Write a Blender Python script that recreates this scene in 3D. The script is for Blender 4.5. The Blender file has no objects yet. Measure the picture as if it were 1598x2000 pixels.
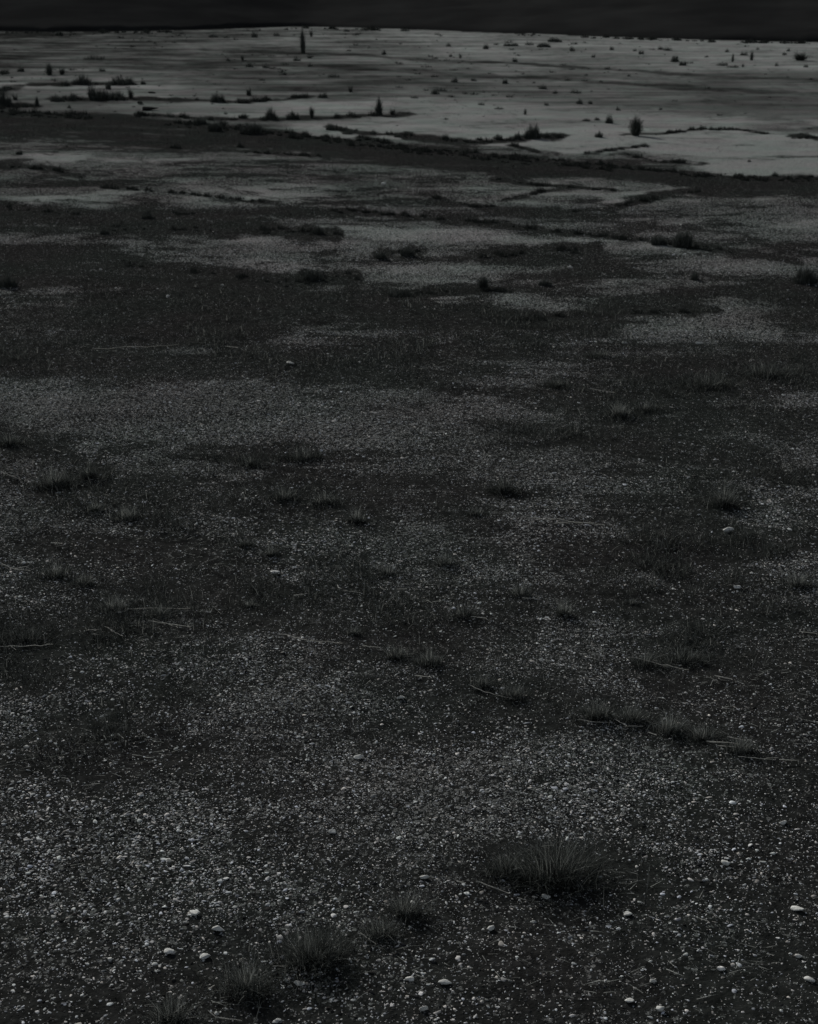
import bpy, math, random
import numpy as np
from mathutils import Vector

# ------------------------------------------------------------------ camera, light, exposure
scene = bpy.context.scene
COL = scene.collection
CAM_H, PITCH, LENS, SENS = 1.7, 20.0, 50.0, 36.0
cd = bpy.data.cameras.new("camera")
cam = bpy.data.objects.new("camera", cd); COL.objects.link(cam); scene.camera = cam
cam.location = (0, 0, CAM_H)
cam.rotation_euler = (math.radians(90 - PITCH), 0, 0)
cd.sensor_fit = 'VERTICAL'; cd.sensor_height = SENS; cd.sensor_width = SENS; cd.lens = LENS
cd.clip_start = 0.05; cd.clip_end = 6000
cd.dof.use_dof = True; cd.dof.focus_distance = 3.4; cd.dof.aperture_fstop = 11.0

SUN_EL, SUN_AZ = 23.0, -28.0          # degrees; azimuth from straight ahead, negative = left
scene.view_settings.view_transform = 'Standard'
scene.view_settings.look = 'None'
scene.view_settings.exposure = 0.2
scene.view_settings.gamma = 1.0
world = bpy.data.worlds.new("World"); scene.world = world; world.use_nodes = True
wn = world.node_tree
sky = wn.nodes.new('ShaderNodeTexSky'); sky.sky_type = 'NISHITA'; sky.sun_disc = False
sky.sun_elevation = math.radians(SUN_EL); sky.sun_rotation = math.radians(SUN_AZ)
bg = wn.nodes['Background']; bg.inputs['Strength'].default_value = 0.05
hs = wn.nodes.new('ShaderNodeHueSaturation'); hs.inputs['Saturation'].default_value = .45   # a milky, high-haze sky
wn.links.new(sky.outputs[0], hs.inputs['Color']); wn.links.new(hs.outputs[0], bg.inputs[0])
sl = bpy.data.lights.new("sun", 'SUN'); sl.energy = 2.9; sl.angle = math.radians(0.8); sl.color = (1.0, 0.985, 0.955)
so = bpy.data.objects.new("sun", sl); COL.objects.link(so)
el, az = math.radians(SUN_EL), math.radians(SUN_AZ)
to_sun = Vector((math.sin(az) * math.cos(el), math.cos(az) * math.cos(el), math.sin(el)))
so.rotation_euler = to_sun.to_track_quat('Z', 'Y').to_euler(); so.location = (0, 0, 20)

# ------------------------------------------------------------------ helpers: ground geometry
rng = np.random.default_rng(7)
FPX = LENS / SENS * 2000.0
CP, SP = math.cos(math.radians(PITCH)), math.sin(math.radians(PITCH))

def hash2(ix, iy, s):
    n = (ix.astype(np.int64) * 374761393 + iy.astype(np.int64) * 668265263 + s * 1442695041) & 0xffffffff
    n = ((n ^ (n >> 13)) * 1274126177) & 0xffffffff
    return ((n ^ (n >> 16)) & 0xffff) / 65535.0

def vnoise(x, y, s=0):
    x = np.asarray(x, float); y = np.asarray(y, float)
    ix, iy = np.floor(x), np.floor(y); fx, fy = x - ix, y - iy
    fx = fx * fx * (3 - 2 * fx); fy = fy * fy * (3 - 2 * fy)
    a, b = hash2(ix, iy, s), hash2(ix + 1, iy, s)
    c, d = hash2(ix, iy + 1, s), hash2(ix + 1, iy + 1, s)
    return (a + (b - a) * fx) * (1 - fy) + (c + (d - c) * fx) * fy

def fbm(x, y, s=0, o=4):
    t = 0; a = 1; n = 0
    for k in range(o):
        t = t + a * vnoise(x * 2 ** k + 13.7 * k, y * 2 ** k - 7.1 * k, s + k); n += a; a *= .55
    return t / n

def height(x, y):
    d = np.hypot(x, y)
    return ((fbm(x * .5, y * .5, 3, 3) - .5) * .05 * np.clip(d / 8, .25, 1.0)
            + (vnoise(x * 5, y * 5, 9) - .5) * .010 + (vnoise(x * 16, y * 16, 10) - .5) * .004)

def world_at(u, v, h=0.0):
    """the point of the ground seen at a pixel of the photograph"""
    u = np.asarray(u, float); v = np.asarray(v, float)
    dx = u - 799; dy = FPX * CP + (1000 - v) * SP; dz = -FPX * SP + (1000 - v) * CP
    t = (CAM_H - h) / -dz
    return dx * t, dy * t

def place(u, v):
    h = 0.0
    for _ in range(4):
        x, y = world_at(u, v, h); h = float(height(x, y))
    dist = math.sqrt(x * x + y * y + (CAM_H - h) ** 2)
    depth = y * CP + (CAM_H - h) * SP
    return float(x), float(y), h, depth / FPX          # metres per pixel there

def pixel_of(x, y, z=0.0):
    dep = y * CP + (CAM_H - z) * SP; up = y * SP - (CAM_H - z) * CP
    dep = np.maximum(dep, .05)
    return 799 + FPX * x / dep, 1000 - FPX * up / dep

# ------------------------------------------------------------------ how pale the ground is, place by place (0 dark soil .. 9 bare sand)
ROWS = """70 43444566887788888
85 44556676788888888
100 44445556778888888
115 34444456667777887
130 55443455667778888
145 66654344455566566
160 76664454556665444
175 67776554545666566
190 66676665645665444
205 45567788777655545
220 15567888788776555
235 11126677888888877
250 11111488888888865
265 11100157888998888
280 22211112179998888
295 33323321115888888
310 56555431112237888
325 44454443331112888
340 33444443442111487
355 43345553445552000
370 34433443445556311
385 45534443345564343
400 44555643333434544
415 22212112333343444
430 11121245433334444
450 22211245665334334
470 53234545556653332
490 11345554443256432
510 11245664453345544
530 11113553554334443
550 11111156653334325
570 33221122444444432
590 33222111116554432
610 44212321113212433
635 44221133211235642
660 33111242111224553
685 11111122111222111
710 12233212224532211
735 34443323233343111
760 45444433433221234
785 55444433454421233
810 44444444444323322
835 24444555322334433
860 11444555432233443
885 21132223333343333
910 32244344444443223
940 21233334444444232
975 32223323444443254
1010 32223333434433244
1050 32212333434332222
1090 33232322333321112
1130 43322222222223256
1170 33322233121211234
1210 11123333223321112
1250 00123432224432222
1290 11233422333432222
1340 22223343333343333
1390 43223555433233333
1440 42123455555443333
1490 21223345566554333
1540 22233344555554433
1600 33444444554443333
1660 44444444431133333
1720 45444444432212333
1780 44444344333333323
1840 34443113222333322
1900 44432122222322223
1960 33322133333322233
2000 33211123332332223"""
_rv = []; _rd = []
for line in ROWS.splitlines():
    a, b = line.split(); _rv.append(float(a)); _rd.append([int(c) for c in b])
_rv = np.array(_rv); _rd = np.array(_rd, float)

STROKES = [  # dark lines of low growth, little scarps and a painted tuft shadow: points, half width, paleness
    ([(0,70),(60,70),(150,68)],3,1), ([(400,98),(520,101),(600,104),(720,108),(800,116),(1000,124),(1200,136),(1420,150),(1598,157)],2,3),
    ([(400,123),(600,125),(800,141),(900,145),(1050,152),(1200,162),(1350,172),(1550,180)],3,3), ([(1380,197),(1598,206)],6,3.6),
    ([(60,166),(150,164),(265,164)],3,1), ([(0,178),(40,170)],5,2), ([(100,193),(200,195),(300,194),(400,197),(480,200),(540,194),(600,188)],3.2,0),
    ([(0,207),(70,207)],5,0), ([(270,225),(330,228),(430,233),(530,232),(640,230),(760,224),(800,222)],3,1.2),
    ([(640,248),(700,258),(790,262)],3.5,.5), ([(790,264),(860,272),(930,277),(1000,272),(1060,267),(1100,266)],6,0),
    ([(1000,283),(1050,297)],2.2,1), ([(1145,300),(1200,292),(1265,284)],2.2,1.5), ([(1225,302),(1290,316),(1370,318)],3,2),
    ([(1220,264),(1300,260),(1370,251),(1440,253),(1500,262)],2.2,2), ([(1545,267),(1598,268)],4,1), ([(1480,304),(1598,305)],1.2,4),
    ([(970,350),(1050,360),(1120,366),(1200,372)],2.5,1), ([(990,388),(1060,374),(1120,366)],2.5,2),
    ([(850,385),(930,402),(1100,412),(1200,404),(1250,392),(1320,376),(1400,372)],4.5,.8),
    ([(0,325),(100,330),(160,346)],3.5,1.5), ([(200,365),(350,377),(550,396)],2.5,2), ([(330,288),(480,296),(640,306)],3,1.2),
    ([(0,405),(150,420),(200,428)],8,.6), ([(280,418),(450,417),(600,410),(700,412),(800,422),(900,430),(1160,460)],4.5,.8),
    ([(220,444),(400,450),(520,448),(660,456)],8,.4), ([(1160,458),(1200,462),(1400,487),(1560,512)],5.5,1),
    ([(740,495),(820,490)],8,1), ([(940,502),(1100,487),(1170,484)],7,1), ([(200,510),(300,520),(450,540),(560,550),(700,542)],9,.3),
    ([(590,536),(700,541)],7,.2), ([(790,577),(900,565),(1000,568)],6,.3), ([(1000,625),(1100,618),(1250,608),(1400,608)],6,.6),
    ([(0,690),(200,686)],9,.3), ([(700,268),(800,292),(1000,318),(1200,330)],6,.2),
    ([(330,887),(450,895),(620,888)],4,1.6), ([(0,1250),(170,1240)],16,0), ([(1000,1690),(1290,1715)],22,.3), ([(560,1860),(690,1850)],16,.3)]  # wide stroke beside the largest tuft darkens the ground as its cast shadow

def edge_v(u):     # far edge of the plain, where the dark hillside begins
    return np.interp(u, [0, 150, 300, 450, 600, 800, 1000, 1200, 1400, 1600], [61, 62, 60, 56, 51, 57, 64, 72, 78, 82])

def paleness(u, v):
    u0, v0 = u, v
    k = np.clip(v / 900, .12, 1.0)
    u = u + (fbm(u0 / 90, v0 / (60 * k + 4), 21, 3) - .5) * 120 * np.clip(k * 1.5, 0, 1)
    v = v + (fbm(u0 / 110, v0 / (70 * k + 8), 31, 4) - .5) * 90 * k
    uc = np.clip(u / 100, 0, 15.999); ui = np.floor(uc).astype(int); fu = uc - ui; fu = fu * fu * (3 - 2 * fu)
    vc = np.clip(v, _rv[0], _rv[-1] - .01); vi = np.searchsorted(_rv, vc, side='right') - 1; vi = np.clip(vi, 0, len(_rv) - 2)
    fv = (vc - _rv[vi]) / (_rv[vi + 1] - _rv[vi])
    m = ((_rd[vi, ui] * (1 - fu) + _rd[vi, ui + 1] * fu) * (1 - fv) + (_rd[vi + 1, ui] * (1 - fu) + _rd[vi + 1, ui + 1] * fu) * fv)
    out = np.clip((np.abs(u0 - 799) - 900) / 900, 0, 1) + np.clip((v0 - 2000) / 300, 0, 1)
    m = m * (1 - np.clip(out, 0, 1)) + np.clip(out, 0, 1) * (1.5 + 5 * fbm(u0 / 200, v0 / 60, 77, 3))
    # lines
    w = (vnoise(u0 / 40, v0 / 15, 41) - .5) * 5 + (vnoise(u0 / 12, v0 / 6, 42) - .5) * 3
    for pts, hw, val in STROKES:
        pu = np.array([p[0] for p in pts], float); pv = np.array([p[1] for p in pts], float)
        cv = np.interp(u0, pu, pv)
        endd = np.maximum(0, np.maximum(pu[0] - u0, u0 - pu[-1])) / 12.0
        hw2 = hw * (1.0 if pv.mean() < 330 else 1.35) + .3
        d = np.abs(v0 - cv + w * min(1, hw / 4)) / hw2 + endd + (vnoise(u0 / 30, v0 * 0, int(pu[0])) - .5) * .9
        a = np.clip(1.5 - d, 0, 1); a = a * a * (3 - 2 * a)
        m = m * (1 - a) + val * a
    # the broad dark belt between the gravel and the pale flats
    top = np.interp(u0, [-400,0,60,120,230,290,400,520,600,700,800,900,1000,1100,1250,1350,1420,1598,2000], [205,213,217,219,221,232,240,250,262,272,286,293,301,311,326,335,341,345,350])
    bot = np.interp(u0, [-400,0,150,300,400,600,700,800,900,1000,1200,1300,1450,1598,2000], [262,262,265,272,285,300,310,325,338,345,352,362,370,375,380])
    wob = (fbm(u0 / 60, v0 / 20, 51, 3) - .5)
    a = np.clip((v0 - top + wob * 7) / 2.5, 0, 1) * np.clip((bot - v0 + wob * 26) / 10, 0, 1)
    m = m * (1 - a) + (.1 + 1.2 * np.clip(fbm(u0 / 50, v0 / 6, 61, 3) - .45, 0, 1) * 5 * np.clip((900 - u0) / 900, .15, 1)) * a
    # fine mottling that follows the ground itself
    return np.clip(m, 0, 9)

def mottled(x, y):
    u, v = pixel_of(x, y)
    m = paleness(u, v)
    far = np.clip((y - 9) / 14, 0, 1)
    mid = np.clip((y - 2.6) / 2.5, 0, 1) * (1 - far)
    xs, ys = x + (fbm(x * .7, y * .7, 231, 3) - .5) * 1.2, y + (fbm(x * .6, y * .6, 232, 3) - .5) * 1.6
    band = np.clip((fbm(xs * .9, ys * 2.6, 233, 5) - .5) * 5.5, -1, 1)               # wash bands lying across the view
    spot = np.clip((fbm(x * 3.2, y * 4.5, 234, 4) - .5) * 4, -1, 1)
    streak = np.clip((fbm(x * .45 + ys * .1, y * 1.1, 236, 5) - .5) * 5, -1, 1)      # long thin streaks of the far flats
    rid = lambda a, b, sd, wd: np.clip(1.3 - np.abs(fbm(x * a, y * b, sd, 3) - .5) / wd, 0, 1)
    lines = np.maximum(rid(.45, .75, 201, .022), rid(.9, 1.3, 211, .020)) * np.clip((y - 6.5) / 2, 0, 1)
    lift = np.interp(v, [0, 245, 270, 460, 560, 700, 2000], [0, 0, 1.5, .9, .1, .0, .15]) * np.clip((m - .9) / 1.2, 0, 1)
    ct = np.interp(v, [0, 300, 400, 620, 720, 1000, 1300, 2000], [1, 1, 1.5, 1.5, 1.1, 1.3, 1.25, 1.15])
    m = 2.9 + (m - 2.9) * ct + lift - (2.4 - 1.3 * far) * lines
    amp = np.interp(y, [0, 2.6, 5, 16, 24], [.5, .7, 1.7, 1.9, .0]) * np.clip(m / 2.5, .3, 1)
    m = m + amp * band + .55 * amp * spot
    # ragged edges: the cover breaks up into islands and tongues rather than fading
    rn = np.clip(.5 + (fbm(x * 1.9 + .6 * ys, y * 4.4, 241, 6) - .5) * 2.0 + (fbm(x * 7, y * 16, 244, 3) - .5) * 1.1 + (vnoise(x * 22, y * 34, 242) - .5) * .30, 0, 1)
    q = np.clip((m - .7) / 5.4, 0, 1); q2 = np.clip((q - rn) / .34 + .5, 0, 1); q2 = q2 * q2 * (3 - 2 * q2)
    wgt = .66 * np.interp(v, [0, 235, 275, 900, 1250, 2000], [0, 0, 1, .9, .6, .4])
    wgt = wgt * np.clip((7.4 - m) / 1.2, 0, 1)
    m = m * (1 - wgt) + (.6 + 5.8 * q2) * wgt
    left = np.interp(u, [-200, 300, 900, 1300, 1700], [1, 1, .75, .45, .4]) * np.interp(v, [60, 90, 185, 215, 240], [1.1, 1, .9, .35, .15])
    thin = np.clip((fbm(x * .8, y * 2.6, 251, 4) - .5) * 5, -1, 1)
    m = m + far * left * (1.9 * streak + 1.1 * thin - .95) - far * .15 + far * .35 * thin
    c = np.clip(m, 0, 9)
    srgb = 27 + 75 * c / 8.3
    lin = ((srgb / 255 + .055) / 1.055) ** 2.4
    return lin / 0.1329 - .083, c          # fraction of bare pale ground, digit

# ------------------------------------------------------------------ materials
def nodes_of(name):
    m = bpy.data.materials.new(name); m.use_nodes = True
    nt = m.node_tree; b = nt.nodes['Principled BSDF']
    b.inputs['Roughness'].default_value = .95
    b.inputs['Specular IOR Level'].default_value = 0.0
    return m, nt, b

def math_node(nt, op, a, b=None, clamp=False):
    n = nt.nodes.new('ShaderNodeMath'); n.operation = op; n.use_clamp = clamp
    for i, s in enumerate((a, b)):
        if s is None: continue
        if isinstance(s, (int, float)): n.inputs[i].default_value = s
        else: nt.links.new(s, n.inputs[i])
    return n.outputs[0]

DARK = (.0175, .0180, .0175, 1); SAND = (.280, .285, .280, 1)

def ground_material():
    m, nt, b = nodes_of("ground")
    def attr(n):
        a = nt.nodes.new('ShaderNodeAttribute'); a.attribute_name = n; return a.outputs['Fac']
    pale, grain, near = attr('pale'), attr('grain'), attr('near')
    tc = nt.nodes.new('ShaderNodeTexCoord')
    def vor(scale):
        v = nt.nodes.new('ShaderNodeTexVoronoi'); v.inputs['Scale'].default_value = scale
        nt.links.new(tc.outputs['Object'], v.inputs['Vector']); return v
    def noise(scale, det=3):
        v = nt.nodes.new('ShaderNodeTexNoise'); v.inputs['Scale'].default_value = scale; v.inputs['Detail'].default_value = det
        nt.links.new(tc.outputs['Object'], v.inputs['Vector']); return v
    v1, v2 = vor(85), vor(190)
    s1 = nt.nodes.new('ShaderNodeSeparateColor'); nt.links.new(v1.outputs['Color'], s1.inputs[0])
    s2 = nt.nodes.new('ShaderNodeSeparateColor'); nt.links.new(v2.outputs['Color'], s2.inputs[0])
    r = math_node(nt, 'ADD', math_node(nt, 'MULTIPLY', s1.outputs[0], .6), math_node(nt, 'MULTIPLY', s2.outputs[0], .4))
    v3 = vor(330); s3 = nt.nodes.new('ShaderNodeSeparateColor'); nt.links.new(v3.outputs['Color'], s3.inputs[0])
    r = math_node(nt, 'ADD', math_node(nt, 'MULTIPLY', r, .72), math_node(nt, 'MULTIPLY', s3.outputs[1], .28))
    # step: is this pebble pale?
    st = math_node(nt, 'MULTIPLY', math_node(nt, 'SUBTRACT', pale, math_node(nt, 'MULTIPLY', math_node(nt,'SUBTRACT', r, .22), 1.8)), 14, clamp=True)
    # between pebbles it is dark
    gap = math_node(nt, 'MULTIPLY', math_node(nt, 'SUBTRACT', .62, v1.outputs['Distance']), 6, clamp=True)
    st = math_node(nt, 'MULTIPLY', st, gap)
    mx = nt.nodes.new('ShaderNodeMix'); mx.data_type = 'FLOAT'
    nt.links.new(grain, mx.inputs[0]); nt.links.new(pale, mx.inputs[2]); nt.links.new(st, mx.inputs[3])
    f = math_node(nt, 'MULTIPLY', mx.outputs[0], near)
    fine = noise(45, 5)
    # long flood-laid streaks across the sand, finer clots of crust
    mp = nt.nodes.new('ShaderNodeMapping'); mp.inputs['Scale'].default_value = (.55, 1.7, 1); nt.links.new(tc.outputs['Object'], mp.inputs[0])
    stn = nt.nodes.new('ShaderNodeTexNoise'); stn.inputs['Scale'].default_value = 1.0; stn.inputs['Detail'].default_value = 7; stn.inputs['Roughness'].default_value = .68
    nt.links.new(mp.outputs[0], stn.inputs['Vector'])
    stv = math_node(nt, 'MULTIPLY', math_node(nt, 'SUBTRACT', stn.outputs[0], .5), math_node(nt, 'MULTIPLY', math_node(nt, 'SUBTRACT', 1.25, pale), 1.5))
    f = math_node(nt, 'MULTIPLY', f, math_node(nt, 'ADD', .97, stv))
    f = math_node(nt, 'MULTIPLY', f, math_node(nt, 'ADD', .62, math_node(nt, 'MULTIPLY', fine.outputs[0], .76)), clamp=True)
    col = nt.nodes.new('ShaderNodeMix'); col.data_type = 'RGBA'
    nt.links.new(f, col.inputs[0]); 
    dn = noise(28, 6); drp = nt.nodes.new('ShaderNodeValToRGB'); nt.links.new(dn.outputs[0], drp.inputs[0])
    drp.color_ramp.elements[0].position = .36; drp.color_ramp.elements[0].color = tuple(c * .75 for c in DARK[:3]) + (1,)
    drp.color_ramp.elements[1].position = .70; drp.color_ramp.elements[1].color = tuple(c * 1.6 for c in DARK[:3]) + (1,)
    nt.links.new(drp.outputs[0], col.inputs[6]);
    col.inputs[7].default_value = SAND
    # patchy tint, greyer green here and browner there
    tn = noise(1.3, 3)
    tint = nt.nodes.new('ShaderNodeValToRGB'); nt.links.new(tn.outputs[0], tint.inputs[0])
    tint.color_ramp.elements[0].position = .35; tint.color_ramp.elements[0].color = (.95, 1.03, .97, 1)
    tint.color_ramp.elements[1].position = .65; tint.color_ramp.elements[1].color = (1.04, .99, .98, 1)
    mul = nt.nodes.new('ShaderNodeMix'); mul.data_type = 'RGBA'; mul.blend_type = 'MULTIPLY'; mul.inputs[0].default_value = 1
    nt.links.new(col.outputs[2], mul.inputs[6]); nt.links.new(tint.outputs[0], mul.inputs[7])
    nt.links.new(mul.outputs[2], b.inputs['Base Color'])
    bp = nt.nodes.new('ShaderNodeBump'); bp.inputs['Strength'].default_value = .6; bp.inputs['Distance'].default_value = .006
    hh = math_node(nt, 'ADD', math_node(nt, 'MULTIPLY', st, .5), noise(90, 4).outputs[0])
    nt.links.new(math_node(nt, 'MULTIPLY', hh, grain), bp.inputs['Height'])
    nt.links.new(bp.outputs[0], b.inputs['Normal'])
    return m

def stone_material():
    m, nt, b = nodes_of("stone")
    a = nt.nodes.new('ShaderNodeAttribute'); a.attribute_type = 'INSTANCER'; a.attribute_name = 'alb'
    t = nt.nodes.new('ShaderNodeAttribute'); t.attribute_type = 'INSTANCER'; t.attribute_name = 'tint'
    rp = nt.nodes.new('ShaderNodeValToRGB'); nt.links.new(t.outputs['Fac'], rp.inputs[0])
    cr = rp.color_ramp; cr.elements[0].color = (.93, .97, 1.06, 1); cr.elements[1].color = (1.05, .99, .90, 1)
    e = cr.elements.new(.45); e.color = (.97, 1.01, .96, 1); e = cr.elements.new(.7); e.color = (1, .98, .96, 1)
    tc = nt.nodes.new('ShaderNodeTexCoord'); n = nt.nodes.new('ShaderNodeTexNoise'); n.inputs['Scale'].default_value = 3.5
    n.inputs['Detail'].default_value = 4; nt.links.new(tc.outputs['Object'], n.inputs['Vector'])
    f = math_node(nt, 'MULTIPLY', a.outputs['Fac'], math_node(nt, 'ADD', .45, math_node(nt, 'MULTIPLY', n.outputs[0], 1.1)))
    v = nt.nodes.new('ShaderNodeVectorMath'); v.operation = 'SCALE'
    nt.links.new(rp.outputs[0], v.inputs[0]); nt.links.new(f, v.inputs['Scale'])
    nt.links.new(v.outputs[0], b.inputs['Base Color'])
    return m

def plain_stone_material(name, c):
    m, nt, b = nodes_of(name)
    tc = nt.nodes.new('ShaderNodeTexCoord'); n = nt.nodes.new('ShaderNodeTexNoise'); n.inputs['Scale'].default_value = 160
    n.inputs['Detail'].default_value = 5; nt.links.new(tc.outputs['Object'], n.inputs['Vector'])
    rp = nt.nodes.new('ShaderNodeValToRGB'); nt.links.new(n.outputs[0], rp.inputs[0])
    rp.color_ramp.elements[0].position = .3; rp.color_ramp.elements[0].color = (c[0] * .55, c[1] * .55, c[2] * .55, 1)
    rp.color_ramp.elements[1].position = .6; rp.color_ramp.elements[1].color = (*c, 1)
    nt.links.new(rp.outputs[0], b.inputs['Base Color'])
    return m

def blade_material(name, trans=.25):
    """colour of each blade is kept on the mesh (attribute «blade_color»)"""
    m, nt, b = nodes_of(name)
    a = nt.nodes.new('ShaderNodeAttribute'); a.attribute_name = 'blade_color'
    nt.links.new(a.outputs['Color'], b.inputs['Base Color'])
    tr = nt.nodes.new('ShaderNodeBsdfTranslucent'); nt.links.new(a.outputs['Color'], tr.inputs[0])
    mix = nt.nodes.new('ShaderNodeMixShader'); mix.inputs[0].default_value = trans
    nt.links.new(b.outputs[0], mix.inputs[1]); nt.links.new(tr.outputs[0], mix.inputs[2])
    nt.links.new(mix.outputs[0], nt.nodes['Material Output'].inputs[0])
    return m

M_GROUND = ground_material(); M_STONE = stone_material()
M_WHITE = plain_stone_material("white_stone", (.88, .87, .83)); M_PALE = plain_stone_material("pale_stone", (.66, .66, .62))
M_DARKROCK = plain_stone_material("dark_rock", (.030, .030, .029))
M_BLADE = blade_material("grass_blade", .3); M_SCRUB = blade_material("scrub", .1)

# ------------------------------------------------------------------ mesh helpers
def mesh_from(name, V, F, mat, col=None, smooth=False):
    me = bpy.data.meshes.new(name)
    V = np.asarray(V, np.float32); F = np.asarray(F, np.int32); k = F.shape[1]
    me.vertices.add(len(V)); me.vertices.foreach_set('co', V.ravel())
    me.loops.add(F.size); me.loops.foreach_set('vertex_index', F.ravel())
    me.polygons.add(len(F)); me.polygons.foreach_set('loop_start', np.arange(0, F.size, k, dtype=np.int32))
    me.polygons.foreach_set('loop_total', np.full(len(F), k, np.int32))
    if smooth: me.polygons.foreach_set('use_smooth', np.ones(len(F), bool))
    me.update(calc_edges=True)
    if col is not None:
        a = me.attributes.new('blade_color', 'FLOAT_COLOR', 'POINT'); a.data.foreach_set('color', np.asarray(col, np.float32).ravel())
    me.materials.append(mat)
    return me

def obj(name, me, parent=None, loc=None):
    o = bpy.data.objects.new(name, me); COL.objects.link(o)
    if parent is not None: o.parent = parent
    if loc is not None: o.location = loc
    return o

def tag(o, label=None, cat=None, group=None, kind=None):
    if label: o['label'] = label
    if cat: o['category'] = cat
    if group: o['group'] = group
    if kind: o['kind'] = kind
    return o

def blades(root, ht, lean, ang, width, col, seg=4, curl=1.6, rg=rng, tip=.0):
    """thin curved blades; every argument is an array over blades. Returns vertices, quads, colours"""
    n = len(ht); t = np.linspace(0, 1, seg + 1)
    d = np.stack([np.cos(ang), np.sin(ang)], 1)                          # lean direction
    fa = ang + math.pi / 2 + rg.uniform(-.9, .9, n)
    w = np.stack([np.cos(fa), np.sin(fa)], 1)
    out = np.zeros((n, seg + 1, 2, 3))
    for k, tt in enumerate(t):
        off = lean * (tt ** curl)
        z = ht * (tt - .28 * np.clip(lean / np.maximum(ht, 1e-6), 0, 2) * tt * tt * .6)
        ww = width * (1 - tt) ** .6 * .5 + width * .05
        for s, sg in enumerate((-1, 1)):
            out[:, k, s, 0] = root[:, 0] + d[:, 0] * off + sg * w[:, 0] * ww
            out[:, k, s, 1] = root[:, 1] + d[:, 1] * off + sg * w[:, 1] * ww
            out[:, k, s, 2] = root[:, 2] + z
    V = out.reshape(-1, 3)
    base = (np.arange(n) * (seg + 1) * 2)[:, None]
    q = np.concatenate([base + np.array([[2 * k, 2 * k + 1, 2 * k + 3, 2 * k + 2]]) for k in range(seg)], 1).reshape(-1, 4)
    g = (np.repeat(t, 2) ** 2.3)[None, :, None]                        # lit tips painted in: blade colour pales towards the tip
    tc = np.stack([.93 * np.ones(n), 1.0 * np.ones(n), .93 * np.ones(n)], 1)[:, None, :] * (np.maximum(col.mean(1), tip * rg.uniform(.1, 1.0, n) ** 1.5))[:, None, None]
    C3 = col[:, None, :] * (1 - g) + tc * g
    C = np.concatenate([C3, np.ones((n, (seg + 1) * 2, 1))], 2).reshape(-1, 4)
    return V, q, C

def dark_cols(n, rg, lo=.016, hi=.05, straw=.1, sl=.15, sh=.38):
    g = rg.uniform(lo, hi, n)[:, None] * np.array([[.90, 1.0, .90]])
    s = rg.uniform(sl, sh, n)[:, None] * np.array([[.98, 1.0, .92]])
    return np.where((rg.random(n) < straw)[:, None], s, g)

def merge(parts):
    Vs, Fs, Cs, o = [], [], [], 0
    for V, F, C in parts:
        Vs.append(V); Fs.append(F + o); Cs.append(C); o += len(V)
    return np.concatenate(Vs), np.concatenate(Fs), np.concatenate(Cs)

# ------------------------------------------------------------------ ground sheet
def build_ground():
    vrows = np.concatenate([[-19.2, -18, -15, -10, 0, 15, 30], np.arange(42, 120, 1.6), np.arange(120, 420, 2.0),
                            np.arange(420, 800, 3.0), np.arange(800, 2100, 5.0), [2150, 2300, 2600, 3200]])
    hv = 1000 - FPX * math.tan(math.radians(PITCH))        # the horizon
    vrows = vrows[vrows > hv + 3]
    ucols = np.concatenate([np.linspace(-5200, -1100, 24), np.arange(-1060, -100, 20), np.arange(-100, 1700, 4.5), np.arange(1700, 2660, 20), np.linspace(2700, 6800, 24)])
    vv, uu = np.meshgrid(vrows, ucols, indexing='ij')
    x, y = world_at(uu, vv)
    z = height(x, y)
    nr, nc = x.shape
    # a strip behind the camera so the sheet goes on
    P = np.stack([x, y, z], -1).reshape(-1, 3)
    m, c = mottled(P[:, 0], P[:, 1])
    u, v = uu.ravel(), vv.ravel()
    beyond = v < edge_v(u) + (vnoise(u / 35, v * 0, 8) - .5) * 4
    m = np.where(beyond, .02, m)
    idx = np.arange(nr * nc).reshape(nr, nc)
    F = np.stack([idx[:-1, :-1], idx[1:, :-1], idx[1:, 1:], idx[:-1, 1:]], -1).reshape(-1, 4)
    # behind the viewer
    last = idx[-1]; n0 = len(P)
    back = P[last].copy(); back[:, 1] = -60; back[:, 0] = np.linspace(-80, 80, nc); back[:, 2] = 0
    P = np.concatenate([P, back]); m = np.concatenate([m, np.full(nc, .3)])
    b = np.arange(n0, n0 + nc)
    F = np.concatenate([F, np.stack([last[:-1], b[:-1], b[1:], last[1:]], -1)])
    me = mesh_from("ground", P, F, M_GROUND, smooth=True)
    yy = P[:, 1]
    grain = np.clip((26 - yy) / 12, .12, 1.0) * np.where(m > .62, .6, 1.0) ** np.clip((yy - 8) / 6, 0, 1)
    near = .36 + .64 * np.clip((yy - 4.8) / 5.0, 0, 1)
    for nme, arr in (('pale', m), ('grain', grain), ('near', near)):
        a = me.attributes.new(nme, 'FLOAT', 'POINT'); a.data.foreach_set('value', arr.astype(np.float32))
    tag(obj("ground", me), kind='structure')

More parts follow.
